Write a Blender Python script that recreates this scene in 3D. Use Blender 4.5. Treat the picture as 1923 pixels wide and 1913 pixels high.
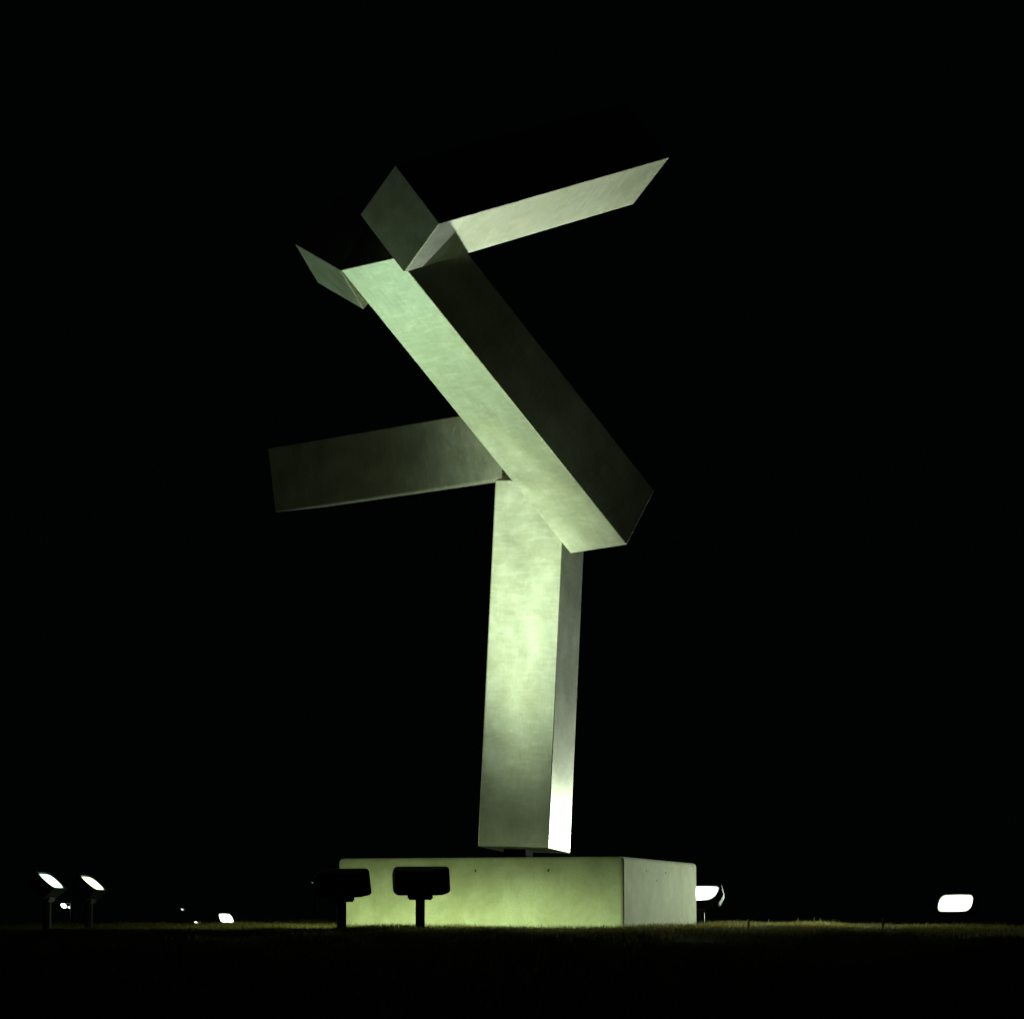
import bpy, bmesh, math, random
import numpy as np
from mathutils import Vector, Matrix, Euler

sc = bpy.context.scene
for o in list(bpy.data.objects):
    bpy.data.objects.remove(o)

# ------------------------------------------------------------------ camera
cam_d = bpy.data.cameras.new('camera')
cam = bpy.data.objects.new('camera', cam_d)
sc.collection.objects.link(cam)
cam.location = (0.0, -40.0, -0.38)
cam.rotation_euler = (math.radians(90) + math.atan(859.5 / 8000.0), 0, 0)
cam_d.sensor_fit = 'HORIZONTAL'
cam_d.sensor_width = 36.0
cam_d.lens = 36.0 * 8000.0 / 1923.0
cam_d.clip_start = 0.5
cam_d.clip_end = 6000.0
sc.camera = cam

# ------------------------------------------------------------------ night sky
world = bpy.data.worlds.new('World')
sc.world = world
world.use_nodes = True
wn = world.node_tree.nodes
bg = wn['Background']
bg.inputs['Color'].default_value = (0.0004, 0.0006, 0.0006, 1)
bg.inputs['Strength'].default_value = 1.0

sc.view_settings.view_transform = 'Standard'
sc.view_settings.look = 'None'
sc.view_settings.exposure = 0.0
sc.view_settings.gamma = 1.0
sc.view_settings.use_curve_mapping = False
sc.cycles.use_denoising = True
sc.cycles.max_bounces = 5
sc.cycles.use_adaptive_sampling = True
sc.cycles.adaptive_threshold = 0.02
sc.cycles.light_sampling_threshold = 0.02
sc.cycles.sample_clamp_indirect = 4.0

# ------------------------------------------------------------------ helpers
def link(o, parent=None):
    sc.collection.objects.link(o)
    if parent is not None:
        o.parent = parent
    return o

def mesh_obj(name, me, mat=None, parent=None):
    o = bpy.data.objects.new(name, me)
    if mat:
        me.materials.append(mat)
    return link(o, parent)

def from_bm(name, bm, mat=None, parent=None, smooth=False):
    me = bpy.data.meshes.new(name)
    bmesh.ops.recalc_face_normals(bm, faces=bm.faces)
    bm.to_mesh(me)
    bm.free()
    if smooth:
        for p in me.polygons:
            p.use_smooth = True
    return mesh_obj(name, me, mat, parent)

def empty(name, loc=(0, 0, 0)):
    o = bpy.data.objects.new(name, None)
    o.empty_display_size = 0.2
    o.location = loc
    return link(o)

def tag(o, label=None, cat=None, group=None, kind=None):
    if label: o['label'] = label
    if cat: o['category'] = cat
    if group: o['group'] = group
    if kind: o['kind'] = kind
    return o

def new_mat(name):
    m = bpy.data.materials.new(name)
    m.use_nodes = True
    nt = m.node_tree
    return m, nt, nt.nodes['Principled BSDF']

def node(nt, kind, **kw):
    n = nt.nodes.new(kind)
    for k, v in kw.items():
        if k in n.inputs.keys():
            n.inputs[k].default_value = v
        else:
            setattr(n, k, v)
    return n

def ramp(nt, src, stops):
    r = nt.nodes.new('ShaderNodeValToRGB')
    els = r.color_ramp.elements
    while len(els) < len(stops):
        els.new(0.5)
    for e, (p, c) in zip(els, stops):
        e.position = p
        e.color = (c, c, c, 1) if not isinstance(c, tuple) else (*c, 1)
    nt.links.new(src, r.inputs[0])
    return r.outputs[0]

def mix_col(nt, fac, a, b, mode='MIX'):
    n = nt.nodes.new('ShaderNodeMix')
    n.data_type = 'RGBA'
    n.blend_type = mode
    for s, v in ((n.inputs[0], fac), (n.inputs[6], a), (n.inputs[7], b)):
        if isinstance(v, (int, float)):
            s.default_value = v
        elif isinstance(v, tuple):
            s.default_value = (*v, 1)
        else:
            nt.links.new(v, s)
    return n.outputs[2]

# ------------------------------------------------------------------ materials
def steel_material():
    m, nt, b = new_mat('brushed_stainless_steel')
    L = nt.links
    tc = node(nt, 'ShaderNodeTexCoord')
    def noise(scale, detail, rough, dist=0.0, stretch=None, rot=None):
        n = node(nt, 'ShaderNodeTexNoise', Scale=scale, Detail=detail, Roughness=rough, Distortion=dist)
        src = tc.outputs['Object']
        if stretch:
            mp = node(nt, 'ShaderNodeMapping')
            mp.inputs['Scale'].default_value = stretch
            if rot: mp.inputs['Rotation'].default_value = rot
            L.new(src, mp.inputs['Vector'])
            src = mp.outputs[0]
        L.new(src, n.inputs['Vector'])
        return n.outputs[0]
    cloud = noise(1.7, 9.0, 0.68, 0.25)                                   # uneven polish
    grind = noise(3.0, 7.0, 0.75, 0.4, (14, 14, 1.5))                     # grinder strokes along the beam
    cross = noise(3.0, 6.0, 0.72, 0.6, (2.2, 2.2, 9), (0.55, 0.4, 0))    # strokes across it
    fine = noise(95.0, 3.0, 0.7)
    stain = noise(0.8, 5.0, 0.6, 0.3)
    spots = noise(6.5, 7.0, 0.65, 0.3)
    scr = noise(2.2, 3.0, 0.5, 1.2, (3.0, 3.0, 30), (0.5, 0.3, 0))        # a few dark scuffs
    c = mix_col(nt, ramp(nt, cloud, [(0.35, 0.0), (0.66, 1.0)]), (0.44, 0.445, 0.36), (0.70, 0.71, 0.63))
    c = mix_col(nt, ramp(nt, stain, [(0.48, 0.0), (0.70, 0.6)]), c, (0.54, 0.52, 0.33))
    c = mix_col(nt, ramp(nt, grind, [(0.46, 0.0), (0.70, 0.6)]), c, (0.42, 0.42, 0.34))
    c = mix_col(nt, ramp(nt, cross, [(0.48, 0.0), (0.68, 0.5)]), c, (0.76, 0.76, 0.69))
    c = mix_col(nt, ramp(nt, scr, [(0.70, 0.0), (0.74, 0.55)]), c, (0.25, 0.25, 0.21))
    c = mix_col(nt, ramp(nt, fine, [(0.30, 0.45), (0.50, 0.0)]), c, (0.40, 0.40, 0.36))
    L.new(c, b.inputs['Base Color'])
    b.inputs['Metallic'].default_value = 0.80
    def madd(x, k, add):
        n = node(nt, 'ShaderNodeMath', operation='MULTIPLY_ADD')
        L.new(x, n.inputs[0]); n.inputs[1].default_value = k
        if isinstance(add, float): n.inputs[2].default_value = add
        else: L.new(add, n.inputs[2])
        return n.outputs[0]
    r = madd(cloud, 0.24, STEEL_R - 0.22)
    r = madd(grind, 0.14, r)
    r = madd(spots, 0.06, r)
    L.new(r, b.inputs['Roughness'])
    # chalky dried-water blotches scatter light instead of mirroring it
    L.new(ramp(nt, spots, [(0.56, 0.82), (0.74, 0.70)]), b.inputs['Metallic'])
    bp = node(nt, 'ShaderNodeBump', Strength=0.10, Distance=0.01)
    L.new(madd(fine, 0.2, madd(grind, 0.5, cloud)), bp.inputs['Height'])
    L.new(bp.outputs[0], b.inputs['Normal'])
    return m

def concrete_material():
    m, nt, b = new_mat('cast_concrete')
    L = nt.links
    tc = node(nt, 'ShaderNodeTexCoord')
    n1 = node(nt, 'ShaderNodeTexNoise', Scale=3.0, Detail=8.0, Roughness=0.65, Distortion=0.3)
    n2 = node(nt, 'ShaderNodeTexNoise', Scale=70.0, Detail=4.0, Roughness=0.7)
    mp = node(nt, 'ShaderNodeMapping')
    mp.inputs['Scale'].default_value = (9.0, 9.0, 0.8)
    L.new(tc.outputs['Object'], mp.inputs['Vector'])
    n3 = node(nt, 'ShaderNodeTexNoise', Scale=1.6, Detail=6.0, Roughness=0.6)
    L.new(mp.outputs[0], n3.inputs['Vector'])
    vo = node(nt, 'ShaderNodeTexVoronoi', Scale=26.0)
    for n in (n1, n2, vo):
        L.new(tc.outputs['Object'], n.inputs['Vector'])
    c1 = mix_col(nt, ramp(nt, n1.outputs[0], [(0.38, 0.0), (0.62, 1.0)]), (0.37, 0.40, 0.22), (0.51, 0.55, 0.34))
    c2 = mix_col(nt, ramp(nt, n3.outputs[0], [(0.5, 0.0), (0.8, 0.35)]), c1, (0.36, 0.36, 0.19))
    c3 = mix_col(nt, ramp(nt, n2.outputs[0], [(0.35, 0.35), (0.55, 0.0)]), c2, (0.36, 0.33, 0.22))
    pits = ramp(nt, vo.outputs['Distance'], [(0.05, 0.5), (0.09, 0.0)])
    c4 = mix_col(nt, pits, c3, (0.14, 0.12, 0.08))
    L.new(c4, b.inputs['Base Color'])
    b.inputs['Roughness'].default_value = 0.92
    b.inputs['Specular IOR Level'].default_value = 0.2
    bp = node(nt, 'ShaderNodeBump', Strength=0.35, Distance=0.01)
    L.new(n2.outputs[0], bp.inputs['Height'])
    L.new(bp.outputs[0], b.inputs['Normal'])
    return m

def plain(name, col, rough=0.6, metal=0.0, spec=0.3, noise=0.15):
    m, nt, b = new_mat(name)
    tc = node(nt, 'ShaderNodeTexCoord')
    n = node(nt, 'ShaderNodeTexNoise', Scale=14.0, Detail=5.0)
    nt.links.new(tc.outputs['Object'], n.inputs['Vector'])
    c = mix_col(nt, n.outputs[0], tuple(x * (1 - noise) for x in col), tuple(x * (1 + noise) for x in col))
    nt.links.new(c, b.inputs['Base Color'])
    b.inputs['Roughness'].default_value = rough
    b.inputs['Metallic'].default_value = metal
    b.inputs['Specular IOR Level'].default_value = spec
    return m

def soil_material():
    m, nt, b = new_mat('turf_ground')
    L = nt.links
    tc = node(nt, 'ShaderNodeTexCoord')
    n1 = node(nt, 'ShaderNodeTexNoise', Scale=0.7, Detail=8.0, Roughness=0.65)
    n2 = node(nt, 'ShaderNodeTexNoise', Scale=25.0, Detail=6.0, Roughness=0.7)
    for n in (n1, n2):
        L.new(tc.outputs['Object'], n.inputs['Vector'])
    c1 = mix_col(nt, n1.outputs[0], (0.035, 0.045, 0.014), (0.075, 0.07, 0.025))
    c2 = mix_col(nt, ramp(nt, n2.outputs[0], [(0.4, 0.0), (0.65, 0.7)]), c1, (0.03, 0.03, 0.012))
    L.new(c2, b.inputs['Base Color'])
    b.inputs['Roughness'].default_value = 0.95
    b.inputs['Specular IOR Level'].default_value = 0.1
    bp = node(nt, 'ShaderNodeBump', Strength=0.6, Distance=0.03)
    L.new(n2.outputs[0], bp.inputs['Height'])
    L.new(bp.outputs[0], b.inputs['Normal'])
    return m

def grass_material():
    m, nt, b = new_mat('dry_grass_blades')
    L = nt.links
    at = node(nt, 'ShaderNodeAttribute', attribute_name='tint')
    c = ramp(nt, at.outputs['Fac'], [(0.0, (0.06, 0.085, 0.018)), (0.5, (0.13, 0.12, 0.032)), (1.0, (0.26, 0.19, 0.07))])
    L.new(c, b.inputs['Base Color'])
    b.inputs['Roughness'].default_value = 0.7
    b.inputs['Specular IOR Level'].default_value = 0.15
    tr = node(nt, 'ShaderNodeBsdfTranslucent')
    L.new(c, tr.inputs['Color'])
    mx = node(nt, 'ShaderNodeMixShader')
    mx.inputs[0].default_value = 0.4
    L.new(b.outputs[0], mx.inputs[1]); L.new(tr.outputs[0], mx.inputs[2])
    L.new(mx.outputs[0], nt.nodes['Material Output'].inputs['Surface'])
    return m

def lens_material(name, col, strength):
    m = glow_material(name, col, strength)
    nt = m.node_tree
    e = nt.nodes['Emission']
    tc = node(nt, 'ShaderNodeTexCoord')
    mp = node(nt, 'ShaderNodeMapping')
    mp.inputs['Scale'].default_value = (1 / 0.235, 0.0, 1 / 0.112)
    nt.links.new(tc.outputs['Object'], mp.inputs['Vector'])
    ln = node(nt, 'ShaderNodeVectorMath', operation='LENGTH')
    nt.links.new(mp.outputs[0], ln.inputs[0])
    f = ramp(nt, ln.outputs['Value'], [(0.0, 1.0), (0.35, 0.8), (0.75, 0.22), (1.0, 0.05)])
    mu = node(nt, 'ShaderNodeMath', operation='MULTIPLY')
    nt.links.new(f, mu.inputs[0])
    mu.inputs[1].default_value = strength * 2.2
    nt.links.new(mu.outputs[0], e.inputs['Strength'])
    return m

def glow_material(name, col, strength):
    m = bpy.data.materials.new(name)
    m.use_nodes = True
    nt = m.node_tree
    nt.nodes.clear()
    out = node(nt, 'ShaderNodeOutputMaterial')
    e = node(nt, 'ShaderNodeEmission')
    e.inputs['Color'].default_value = (*col, 1)
    e.inputs['Strength'].default_value = strength
    nt.links.new(e.outputs[0], out.inputs['Surface'])
    return m

STEEL_R = 0.50
STEEL = steel_material()
CONCRETE = concrete_material()
SHADE_STEEL = plain('shade_black_steel', (0.0015, 0.0015, 0.0015), 0.95, 0.0, 0.02)  # steel of the foot, with the gap's shade put into its colour
HOUSING = plain('black_enamel', (0.006, 0.006, 0.006), 0.7, 0, 0.1)
SOIL = soil_material()
GRASS = grass_material()
STAKE = plain('weathered_stake', (0.14, 0.06, 0.04), 0.8)
POLE = plain('grey_lamp_pole', (0.12, 0.12, 0.12), 0.5, 0.6)

# ------------------------------------------------------------------ ground
def ground_h(x, y):
    d = np.maximum(0.0, -y - 4.5)
    h = -0.075 - 0.05 * d * d / (d + 4.0)
    h = h - 0.0019 * x * x / (1 + x * x / 300.0)
    h = h + 0.016 * np.clip(y + 4.5, 0, 12.5)
    b = np.clip((y - 34.0) / 60.0, 0, 1)
    h = h - 1.3 * b * b * (3 - 2 * b)
    h = h + 0.010 * np.sin(1.9 * x + 0.7 * y) + 0.007 * np.sin(4.3 * x - 1.3 * y + 1.0) + 0.005 * np.sin(0.9 * y + 7.1 * x)
    return h

def axis(lo, hi, fine_lo, fine_hi, step):
    a = list(np.arange(fine_lo, fine_hi + 1e-6, step))
    s = step; v = fine_hi
    while v < hi:
        s *= 1.25; v += s; a.append(min(v, hi))
    s = step; v = fine_lo
    while v > lo:
        s *= 1.25; v -= s; a.insert(0, max(v, lo))
    return np.array(a)

xs = axis(-2500, 2500, -10, 10, 0.16)
ys = axis(-120, 4500, -24, 4, 0.16)
X, Y = np.meshgrid(xs, ys)
Z = ground_h(X, Y)
nx, ny = len(xs), len(ys)
verts = np.stack([X.ravel(), Y.ravel(), Z.ravel()], 1)
idx = np.arange(nx * ny).reshape(ny, nx)
quads = np.stack([idx[:-1, :-1].ravel(), idx[:-1, 1:].ravel(), idx[1:, 1:].ravel(), idx[1:, :-1].ravel()], 1)
me = bpy.data.meshes.new('ground')
me.from_pydata(verts.tolist(), [], quads.tolist())
for p in me.polygons:
    p.use_smooth = True
ground = mesh_obj('ground', me, SOIL)
tag(ground, 'dark turf rise sloping down towards the viewer', 'ground', kind='structure')

# ------------------------------------------------------------------ concrete plinth
PL = [(1.001, -1.488), (-1.596, -0.709), (-0.818, 1.888), (1.780, 1.109)]   # counter-clockwise reversed below
PL_TOP = 0.616
def build_plinth():
    bm = bmesh.new()
    lo = [bm.verts.new((x, y, -0.30)) for x, y in PL]
    hi = [bm.verts.new((x, y, PL_TOP)) for x, y in PL]
    bm.faces.new(lo)
    bm.faces.new(hi)
    for i in range(4):
        j = (i + 1) % 4
        bm.faces.new((lo[i], lo[j], hi[j], hi[i]))
    bmesh.ops.recalc_face_normals(bm, faces=bm.faces)
    eds = [e for e in bm.edges if not (e.verts[0].co.z < 0 and e.verts[1].co.z < 0)]
    bmesh.ops.bevel(bm, geom=eds, offset=0.036, segments=3, profile=0.5, affect='EDGES')
    return from_bm('block', bm, CONCRETE)

plinth = empty('concrete_plinth', (0.092, 0.2, -0.05))
block = build_plinth()
u = Vector((PL[0][0] - PL[1][0], PL[0][1] - PL[1][1], 0)).normalized()      # along front face, to the right
v = Vector((PL[3][0] - PL[0][0], PL[3][1] - PL[0][1], 0)).normalized()      # into depth
holes = []
P0 = Vector((PL[0][0], PL[0][1], 0))
W = (Vector((*PL[0], 0)) - Vector((*PL[1], 0))).length
for s, z in ((0.488, 0.495), (0.743, 0.493)):
    holes.append((P0 - u * (W * (1 - s)) + Vector((0, 0, z)), -v))
for s, z in ((0.30, 0.50), (0.56, 0.50), (0.44, 0.42)):
    holes.append((P0 + v * (W * s) + Vector((0, 0, z)), u))
cut = bmesh.new()
for c, n in holes:
    r = bmesh.ops.create_cone(cut, cap_ends=True, segments=10, radius1=0.016 if n == -v else 0.009, radius2=0.011, depth=0.10,
                              matrix=Matrix.Translation(c) @ n.to_track_quat('Z', 'Y').to_matrix().to_4x4())
cut_o = from_bm('cutter', cut)
md = block.modifiers.new('b', 'BOOLEAN')
md.operation = 'DIFFERENCE'; md.solver = 'EXACT'; md.object = cut_o
dg = bpy.context.evaluated_depsgraph_get()
new_me = bpy.data.meshes.new_from_object(block.evaluated_get(dg))
block.modifiers.clear()
block.data = new_me
bpy.data.objects.remove(cut_o)
block.parent = plinth
block.matrix_parent_inverse = Matrix.Translation(plinth.location).inverted()
tag(plinth, 'low square block of pale cast concrete carrying the steel sculpture', 'plinth')

# ------------------------------------------------------------------ sculpture
sculpt = empty('steel_sculpture', (0.2, 0.25, PL_TOP))
tag(sculpt, 'tall abstract sculpture of square brushed steel beams jutting at angles from a column', 'sculpture')
INV = Matrix.Translation(sculpt.location).inverted()

def hexa(name, corners, bevel, mat=STEEL, local_axes=None):
    """corners[i][j][k] in world space; object origin at corner 000, z along the beam so the grain follows it"""
    o0 = Vector(corners[0][0][0])
    ez = (Vector(corners[0][0][1]) - o0).normalized()
    ex = (Vector(corners[1][0][0]) - o0)
    ex = (ex - ez * ex.dot(ez)).normalized()
    ey = ez.cross(ex)
    M = Matrix((ex, ey, ez)).transposed().to_4x4()
    M.translation = o0
    Mi = M.inverted()
    bm = bmesh.new()
    V = {}
    for i in (0, 1):
        for j in (0, 1):
            for k in (0, 1):
                V[i, j, k] = bm.verts.new(Mi @ Vector(corners[i][j][k]))
    for q in (((0,0,0),(1,0,0),(1,1,0),(0,1,0)), ((0,0,1),(0,1,1),(1,1,1),(1,0,1)),
              ((0,0,0),(0,0,1),(1,0,1),(1,0,0)), ((0,1,0),(1,1,0),(1,1,1),(0,1,1)),
              ((0,0,0),(0,1,0),(0,1,1),(0,0,1)), ((1,0,0),(1,0,1),(1,1,1),(1,1,0))):
        bm.faces.new([V[t] for t in q])
    o = from_bm(name, bm, mat, None)
    for p in o.data.polygons:
        p.use_smooth = True
    b = o.modifiers.new('bevel', 'BEVEL')
    b.width = bevel; b.segments = 3; b.harden_normals = True; b.limit_method = 'ANGLE'
    o.parent = sculpt
    o.matrix_parent_inverse = INV
    o.matrix_world = M
    o.matrix_basis = M
    return o

def box_corners(O, a, b, c, S, L):
    O, a, b, c = (Vector(t) for t in (O, a, b, c))
    return [[[O + a * (S * i) + b * (S * j) + c * (L * k) for k in (0, 1)] for j in (0, 1)] for i in (0, 1)]

# upright: front-right corner is the origin, a = to the left, b = to the right and back
ca, cb, cc = Vector((-0.946, 0.310, 0.035)), Vector((0.308, 0.947, -0.041)), Vector((0.047, 0.028, 0.999))
cO = Vector((0.338, -0.064, 0.725))
col = box_corners(cO, ca, cb, cc, 0.70, 3.5)
top = {(0, 0): 3.47, (1, 0): 3.485, (0, 1): 3.66, (1, 1): 3.66}
for i in (0, 1):
    for j in (0, 1):
        col[i][j][1] = col[i][j][0] + cc * top[i, j]
hexa('upright_beam', col, 0.014)
# recessed foot between the column and the plinth, coloured near-black as gap shade
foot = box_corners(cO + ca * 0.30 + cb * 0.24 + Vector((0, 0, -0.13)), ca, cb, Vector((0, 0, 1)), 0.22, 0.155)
hexa('foot', foot, 0.004, SHADE_STEEL)
# narrow lip along the lower front edge, added to catch a bright line
wp = box_corners(cO + ca * 0.20 - cb * 0.006 + Vector((0, 0, 0.012)), ca, Vector((0.308, 0.947, 0)), Vector((0, 0, 1)), 0.30, 0.016)
for i in (0, 1):
    for k in (0, 1):
        wp[i][1][k] = wp[i][0][k] + cb * 0.02
hexa('catchlight_lip', wp, 0.002)

hexa('diagonal_beam', box_corners((1.067, -0.666, 3.516), (-0.740, 0.670, -0.053), (0.385, 0.488, 0.783), (-0.551, -0.559, 0.620), 0.70, 3.784), 0.012)

hexa('upper_beam', box_corners((-0.9545, -2.8587, 5.7094), (0.473, -0.714, 0.517), (-0.574, 0.195, 0.795), (0.669, 0.673, 0.317), 0.6855, 3.121), 0.010)
hexa('stub_beam', box_corners((-1.542, -2.10, 5.852), (0.307, 0.840, -0.448), (-0.706, 0.517, 0.485), (0.639, 0.168, 0.751), 0.612, 0.62), 0.010)
hexa('rear_arm_beam', box_corners((-2.4802, 4.2935, 4.348), (-0.118, -0.094, 0.989), (0.813, 0.562, 0.150), (0.570, -0.822, -0.011), 0.68, 4.68), 0.020)

# ------------------------------------------------------------------ floodlights
def rrect(w, h, r, n=4):
    pts = []
    for cx, cz, a0 in ((w/2 - r, h/2 - r, 0), (-w/2 + r, h/2 - r, 90), (-w/2 + r, -h/2 + r, 180), (w/2 - r, -h/2 + r, 270)):
        for i in range(n + 1):
            a = math.radians(a0 + 90 * i / n)
            pts.append((cx + r * math.cos(a), cz + r * math.sin(a)))
    return pts

def loft(sections, cap0=True, cap1=True):
    bm = bmesh.new()
    rings = []
    for y, pts in sections:
        rings.append([bm.verts.new((x, y, z)) for x, z in pts])
    for r0, r1 in zip(rings, rings[1:]):
        n = len(r0)
        for i in range(n):
            bm.faces.new((r0[i], r0[(i + 1) % n], r1[(i + 1) % n], r1[i]))
    if cap0: bm.faces.new(rings[0])
    if cap1: bm.faces.new(rings[-1])
    return bm

def cyl_bm(p0, p1, r0, r1=None, n=16):
    p0, p1 = Vector(p0), Vector(p1)
    d = p1 - p0
    bm = bmesh.new()
    bmesh.ops.create_cone(bm, cap_ends=True, segments=n, radius1=r0, radius2=r1 if r1 is not None else r0, depth=d.length,
                          matrix=Matrix.Translation((p0 + p1) / 2) @ d.to_track_quat('Z', 'Y').to_matrix().to_4x4())
    return bm

def beam_profile(ld, half_h, half_v):
    """soft oval reflector beam: intensity falls to 1/e at half_h degrees sideways and half_v degrees up and down"""
    ld.use_nodes = True
    nt = ld.node_tree
    e = nt.nodes['Emission']
    tc = node(nt, 'ShaderNodeTexCoord')
    sp = node(nt, 'ShaderNodeSeparateXYZ')
    nt.links.new(tc.outputs['Normal'], sp.inputs[0])
    def m(op, a, b=None):
        n = node(nt, 'ShaderNodeMath', operation=op)
        for i, x in enumerate((a, b)):
            if x is None: continue
            if isinstance(x, (int, float)): n.inputs[i].default_value = x
            else: nt.links.new(x, n.inputs[i])
        return n.outputs[0]
    z2 = m('MAXIMUM', m('MULTIPLY', sp.outputs[2], sp.outputs[2]), 1e-4)
    x2 = m('DIVIDE', m('MULTIPLY', sp.outputs[0], sp.outputs[0]), z2)
    y2 = m('DIVIDE', m('MULTIPLY', sp.outputs[1], sp.outputs[1]), z2)
    q = m('ADD', m('DIVIDE', x2, math.tan(math.radians(half_h)) ** 2), m('DIVIDE', y2, math.tan(math.radians(half_v)) ** 2))
    nt.links.new(m('EXPONENT', m('MULTIPLY', q, -1.0)), e.inputs['Strength'])

GROUP = 'floodlights set round the sculpture'
def floodlight(label, head, aim, col, lens_strength, power, spot_deg, blend, head_elev=None, yaw_extra=0.0, beam_aim=None, low=None, profile=None):
    """head: centre of the lamp head in the world; aim: point the head looks at"""
    hx, hy, hz = head
    g = float(ground_h(np.float64(hx), np.float64(hy)))
    root = empty('floodlight', (hx, hy, g))
    tag(root, label, 'floodlight', GROUP)
    d = Vector(aim) - Vector(head)
    yaw = math.atan2(-d.x, d.y) + math.radians(yaw_extra)      # rotation about z that turns +y to the aim
    el = math.atan2(d.z, math.hypot(d.x, d.y)) if head_elev is None else math.radians(head_elev)
    hc = Vector((0, 0, hz - g))
    H = Matrix.Translation(hc) @ Euler((0, 0, yaw)).to_matrix().to_4x4() @ Euler((el, 0, 0)).to_matrix().to_4x4()
    def put(o):
        o.parent = root
        o.matrix_basis = H
        return o
    # tapered housing with a swollen back, lens at +y
    bm = loft([(-0.095, rrect(0.39, 0.16, 0.05)), (-0.082, rrect(0.43, 0.20, 0.055)), (-0.03, rrect(0.465, 0.22, 0.05)),
               (0.03, rrect(0.478, 0.228, 0.04)), (0.055, rrect(0.48, 0.23, 0.035)), (0.062, rrect(0.48, 0.23, 0.035)),
               (0.062, rrect(0.455, 0.21, 0.075)), (0.045, rrect(0.445, 0.205, 0.07))], True, False)
    put(from_bm('housing', bm, HOUSING, smooth=False))
    bm = loft([(0.046, rrect(0.444, 0.204, 0.07)), (0.054, rrect(0.41, 0.17, 0.06)), (0.057, rrect(0.30, 0.09, 0.02))], True, True)
    put(from_bm('lens', bm, lens_material('lamp_glass', col, lens_strength)))
    # knuckle and bracket under the head
    Z = Euler((0, 0, yaw)).to_matrix().to_4x4()
    bm = bmesh.new()
    bmesh.ops.create_cube(bm, size=1, matrix=Matrix.Translation(hc + Vector((0, 0, -0.125))) @ Z @ Matrix.Diagonal((0.20, 0.10, 0.055, 1)))
    bmesh.ops.bevel(bm, geom=list(bm.edges), offset=0.012, segments=2, affect='EDGES')
    from_bm('bracket', bm, HOUSING, root)
    from_bm('post', cyl_bm((0, 0, -0.12), hc + Vector((0, 0, -0.14)), 0.039), HOUSING, root)
    from_bm('flange', cyl_bm((0, 0, -0.03), (0, 0, 0.015), 0.085), HOUSING, root)
    beams = [('lamp_beam', power, spot_deg, blend, beam_aim, profile)]
    if low:
        beams.append(('added_beam', low[0], 160, 0.3, low[1], low[2]))      # second spot added inside the lamp to brighten plinth or column
    for nm, pw, deg, bl, target, prof in beams:
        ld = bpy.data.lights.new(nm, 'SPOT')
        ld.energy = pw
        ld.color = col
        ld.spot_size = math.radians(deg)
        ld.spot_blend = bl
        ld.shadow_soft_size = 0.07
        if prof:
            beam_profile(ld, *prof)
        lo = bpy.data.objects.new(nm, ld)
        link(lo, root)
        pos = H @ Vector((0, 0.085, 0))
        if target is not None:
            dd = Vector(target) - (Vector(root.location) + pos)
        else:
            dd = H.to_3x3() @ Vector((0, 1, 0))
        lo.matrix_basis = Matrix.Translation(pos) @ dd.to_track_quat('-Z', 'Y').to_matrix().to_4x4()
    return root

YG = (0.78, 1.0, 0.52)
PG = (0.78, 1.0, 0.66)
CY = (0.60, 1.0, 0.70)
WH = (0.88, 1.0, 0.90)
WR = (0.85, 1.0, 0.74)
F1 = (-1.425, -4.20, 0.318)
F2 = (-0.767, -4.25, 0.335)
L1 = (-4.250, -0.90, 0.368)
L2 = (-4.016, 0.60, 0.376)
C1 = (-4.51, 27.0, 0.345)
R1 = (1.86, 2.20, 0.311)
R2 = (4.897, 7.00, 0.3015)
floodlight('black floodlight seen from behind at the left end of the plinth', F1, (0.2, -1.0, 3.2), YG, 10, 620, 160, 0.3, head_elev=14, beam_aim=(0.25, -1.2, 5.2), low=(470, (-1.2, -1.0, -0.10), (36, 9)), profile=(19, 22))
floodlight('black floodlight seen from behind in front of the plinth', F2, (0.1, -0.2, 3.2), PG, 10, 4900, 160, 0.3, head_elev=14, beam_aim=(0.04, 0.1, 3.58), low=(250, (0.35, -1.2, -0.10), (36, 9)), profile=(6.8, 13.8))
floodlight('lit floodlight at far left, left-hand one of the tilted pair', L1, (0.5, -1.8, 5.8), CY, 8, 260, 70, 0.9, beam_aim=(-1.2, -3.1, 6.5))
floodlight('lit floodlight at left, right-hand one of the tilted pair', L2, (0.4, -0.2, 5.6), YG, 8, 80, 160, 0.5)
floodlight('small lit floodlight low on the grass line left of the plinth', C1, (4.5, 22.0, 5.0), WH, 10, 150, 140, 0.6, yaw_extra=4)
floodlight('lit floodlight peeking out behind the right end of the plinth', R1, (0.2, 0.0, 3.0), WH, 10, 220, 160, 0.3, beam_aim=(-0.75, -2.5, 6.2), profile=(15, 12), low=(120, (0.2, 0.0, 2.2), (55, 55)))
floodlight('glaring floodlight standing on the grass at far right', R2, (0.5, -1.5, 4.2), WR, 12, 720, 100, 0.8, head_elev=24, yaw_extra=-12, beam_aim=(0.7, -1.4, 6.2), low=(4600, (1.45, 0.0, 0.28), (20, 5.5)))

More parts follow.
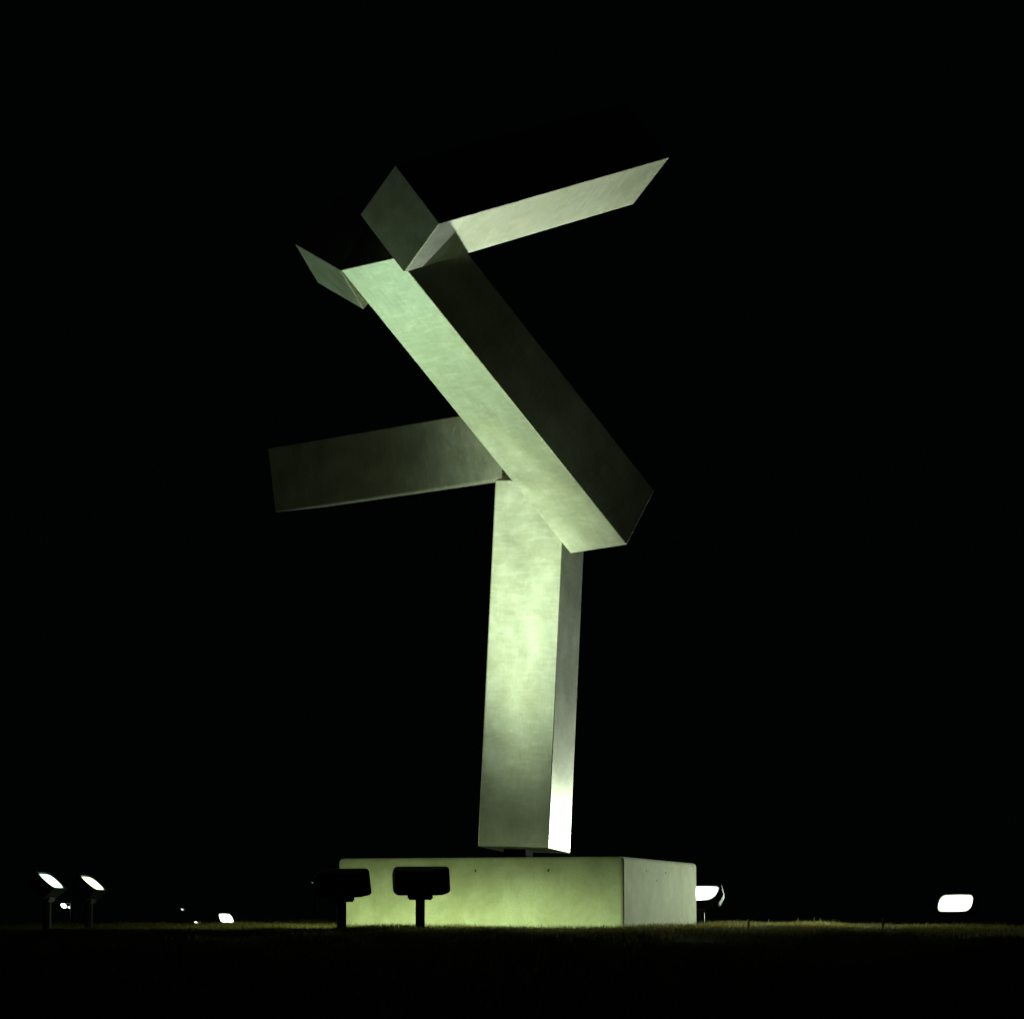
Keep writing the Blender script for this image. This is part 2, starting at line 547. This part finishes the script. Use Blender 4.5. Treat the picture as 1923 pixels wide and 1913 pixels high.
# ------------------------------------------------------------------ distant street lamps
def street_lamp(label, x, y, z, r, col, s):
    g = float(ground_h(np.float64(x), np.float64(y)))
    root = empty('street_lamp', (x, y, g))
    tag(root, label, 'street lamp', 'far street lamps in the dark')
    h = z - g
    from_bm('pole', cyl_bm((r * 2.2, 0, -0.2), (r * 2.2, 0, h + r), 0.07, 0.05, 10), POLE, root)
    from_bm('arm', cyl_bm((r * 2.2, 0, h + r * 0.9), (0, 0, h + r * 0.75), 0.04, 0.04, 8), POLE, root)
    bm = bmesh.new()
    bmesh.ops.create_uvsphere(bm, u_segments=14, v_segments=8, radius=r,
        matrix=Matrix.Translation((0, 0, h)) @ Euler((0, math.radians(35), 0)).to_matrix().to_4x4() @ Matrix.Diagonal((1, 1, 0.65, 1)))
    from_bm('globe', bm, glow_material('street_lamp_glow', col, s), root)
    bm = bmesh.new()
    bmesh.ops.create_cone(bm, cap_ends=True, segments=14, radius1=r * 1.05, radius2=r * 0.35, depth=r * 0.5, matrix=Matrix.Translation((0, 0, h + r * 0.95)))
    from_bm('hood', bm, POLE, root)

street_lamp('larger far white lamp below the tilted floodlight pair', -26.20, 210.0, 3.21, 0.19, (1, 0.98, 0.9), 6)
street_lamp('tiny bluish far lamp just right of the larger far lamp', -31.07, 260.0, 3.82, 0.10, (0.7, 0.85, 1.0), 3)
street_lamp('tiny far lamp in the dark above left of the low floodlight', -23.12, 260.0, 3.67, 0.10, (0.9, 0.95, 1.0), 1.2)
street_lamp('small far lamp on the grass line left of the low floodlight', -16.24, 180.0, 1.90, 0.11, (1, 0.97, 0.8), 4)
street_lamp('faintest far lamp, alone just left of the plinth', -14.01, 260.0, 5.54, 0.06, (0.8, 0.85, 1.0), 0.25)

# ------------------------------------------------------------------ stake
def stake(label, x, y, h, r):
    g = float(ground_h(np.float64(x), np.float64(y)))
    o = from_bm('stake', cyl_bm((0, 0, -0.1), (0.01, 0, h), r, r * 0.8, 8), STAKE)
    o.location = (x, y, g)
    tag(o, label, 'stake')
stake('thin reddish stake in the grass between the two right floodlights', 3.285, -2.0, 0.13, 0.012)
stake('short red peg in the grass right of the plinth', 2.092, -2.0, 0.085, 0.014)

# ------------------------------------------------------------------ grass
def grass(name, label, n, x0, x1, y0, y1, hmin, hmax, seed, clump=0.5, w=0.0035):
    rng = np.random.default_rng(seed)
    x = rng.uniform(x0, x1, n); y = rng.uniform(y0, y1, n)
    cl = 0.5 + 0.5 * np.sin(3.1 * x + 1.7 * y) * np.sin(2.3 * y - 1.1 * x + 2.0 * np.sin(1.3 * x))
    cl2 = 0.5 + 0.5 * np.sin(11.0 * x + 5.0 * y + 3 * np.sin(4 * x))
    keep = rng.uniform(0, 1, n) < (1 - clump) + clump * (0.4 * cl2 + 0.6 * cl)
    # nothing grows through the plinth
    du = (x - PL[0][0]) * u.x + (y - PL[0][1]) * u.y
    dv = (x - PL[0][0]) * v.x + (y - PL[0][1]) * v.y
    inside = (du < 0.0) & (du > -W) & (dv > 0.0) & (dv < W)
    keep &= ~inside
    x, y, cl = x[keep], y[keep], cl[keep]
    n = len(x)
    z = ground_h(x, y) - 0.006
    h = rng.uniform(hmin, hmax, n) * (0.55 + 0.7 * cl) * np.where(rng.uniform(0, 1, n) < 0.03, 1.7, 1.0)
    a = rng.uniform(0, 2 * np.pi, n)
    lean = rng.uniform(0.1, 0.9, n) * h
    la = rng.uniform(0, 2 * np.pi, n)
    wx, wy = np.cos(a) * w * 0.5, np.sin(a) * w * 0.5
    lx, ly = np.cos(la) * lean, np.sin(la) * lean
    V = np.empty((n, 5, 3))
    V[:, 0] = np.stack([x - wx, y - wy, z], 1)
    V[:, 1] = np.stack([x + wx, y + wy, z], 1)
    V[:, 2] = np.stack([x - wx * 0.8 + lx * 0.35, y - wy * 0.8 + ly * 0.35, z + h * 0.6], 1)
    V[:, 3] = np.stack([x + wx * 0.8 + lx * 0.35, y + wy * 0.8 + ly * 0.35, z + h * 0.6], 1)
    V[:, 4] = np.stack([x + lx, y + ly, z + h], 1)
    base = np.arange(n) * 5
    F = np.concatenate([np.stack([base, base + 1, base + 3], 1), np.stack([base, base + 3, base + 2], 1), np.stack([base + 2, base + 3, base + 4], 1)])
    me = bpy.data.meshes.new(name)
    me.vertices.add(n * 5); me.vertices.foreach_set('co', V.ravel())
    me.loops.add(len(F) * 3); me.loops.foreach_set('vertex_index', F.ravel().astype(np.int32))
    me.polygons.add(len(F)); me.polygons.foreach_set('loop_start', (np.arange(len(F)) * 3).astype(np.int32))
    me.update(calc_edges=True)
    t = me.attributes.new('tint', 'FLOAT', 'POINT')
    t.data.foreach_set('value', np.repeat(np.clip(rng.normal(0.5, 0.25, n), 0, 1), 5).astype(np.float32))
    o = mesh_obj(name, me, GRASS)
    tag(o, label, 'grass', kind='stuff')
    return o

grass('lawn_grass', 'short dry lawn grass along the crest and round the plinth', 230000, -6.5, 7.5, -7.5, 9.0, 0.025, 0.05, 1)
grass('slope_grass', 'dark grass on the slope towards the viewer', 60000, -5.0, 5.0, -22.0, -7.5, 0.03, 0.06, 2)
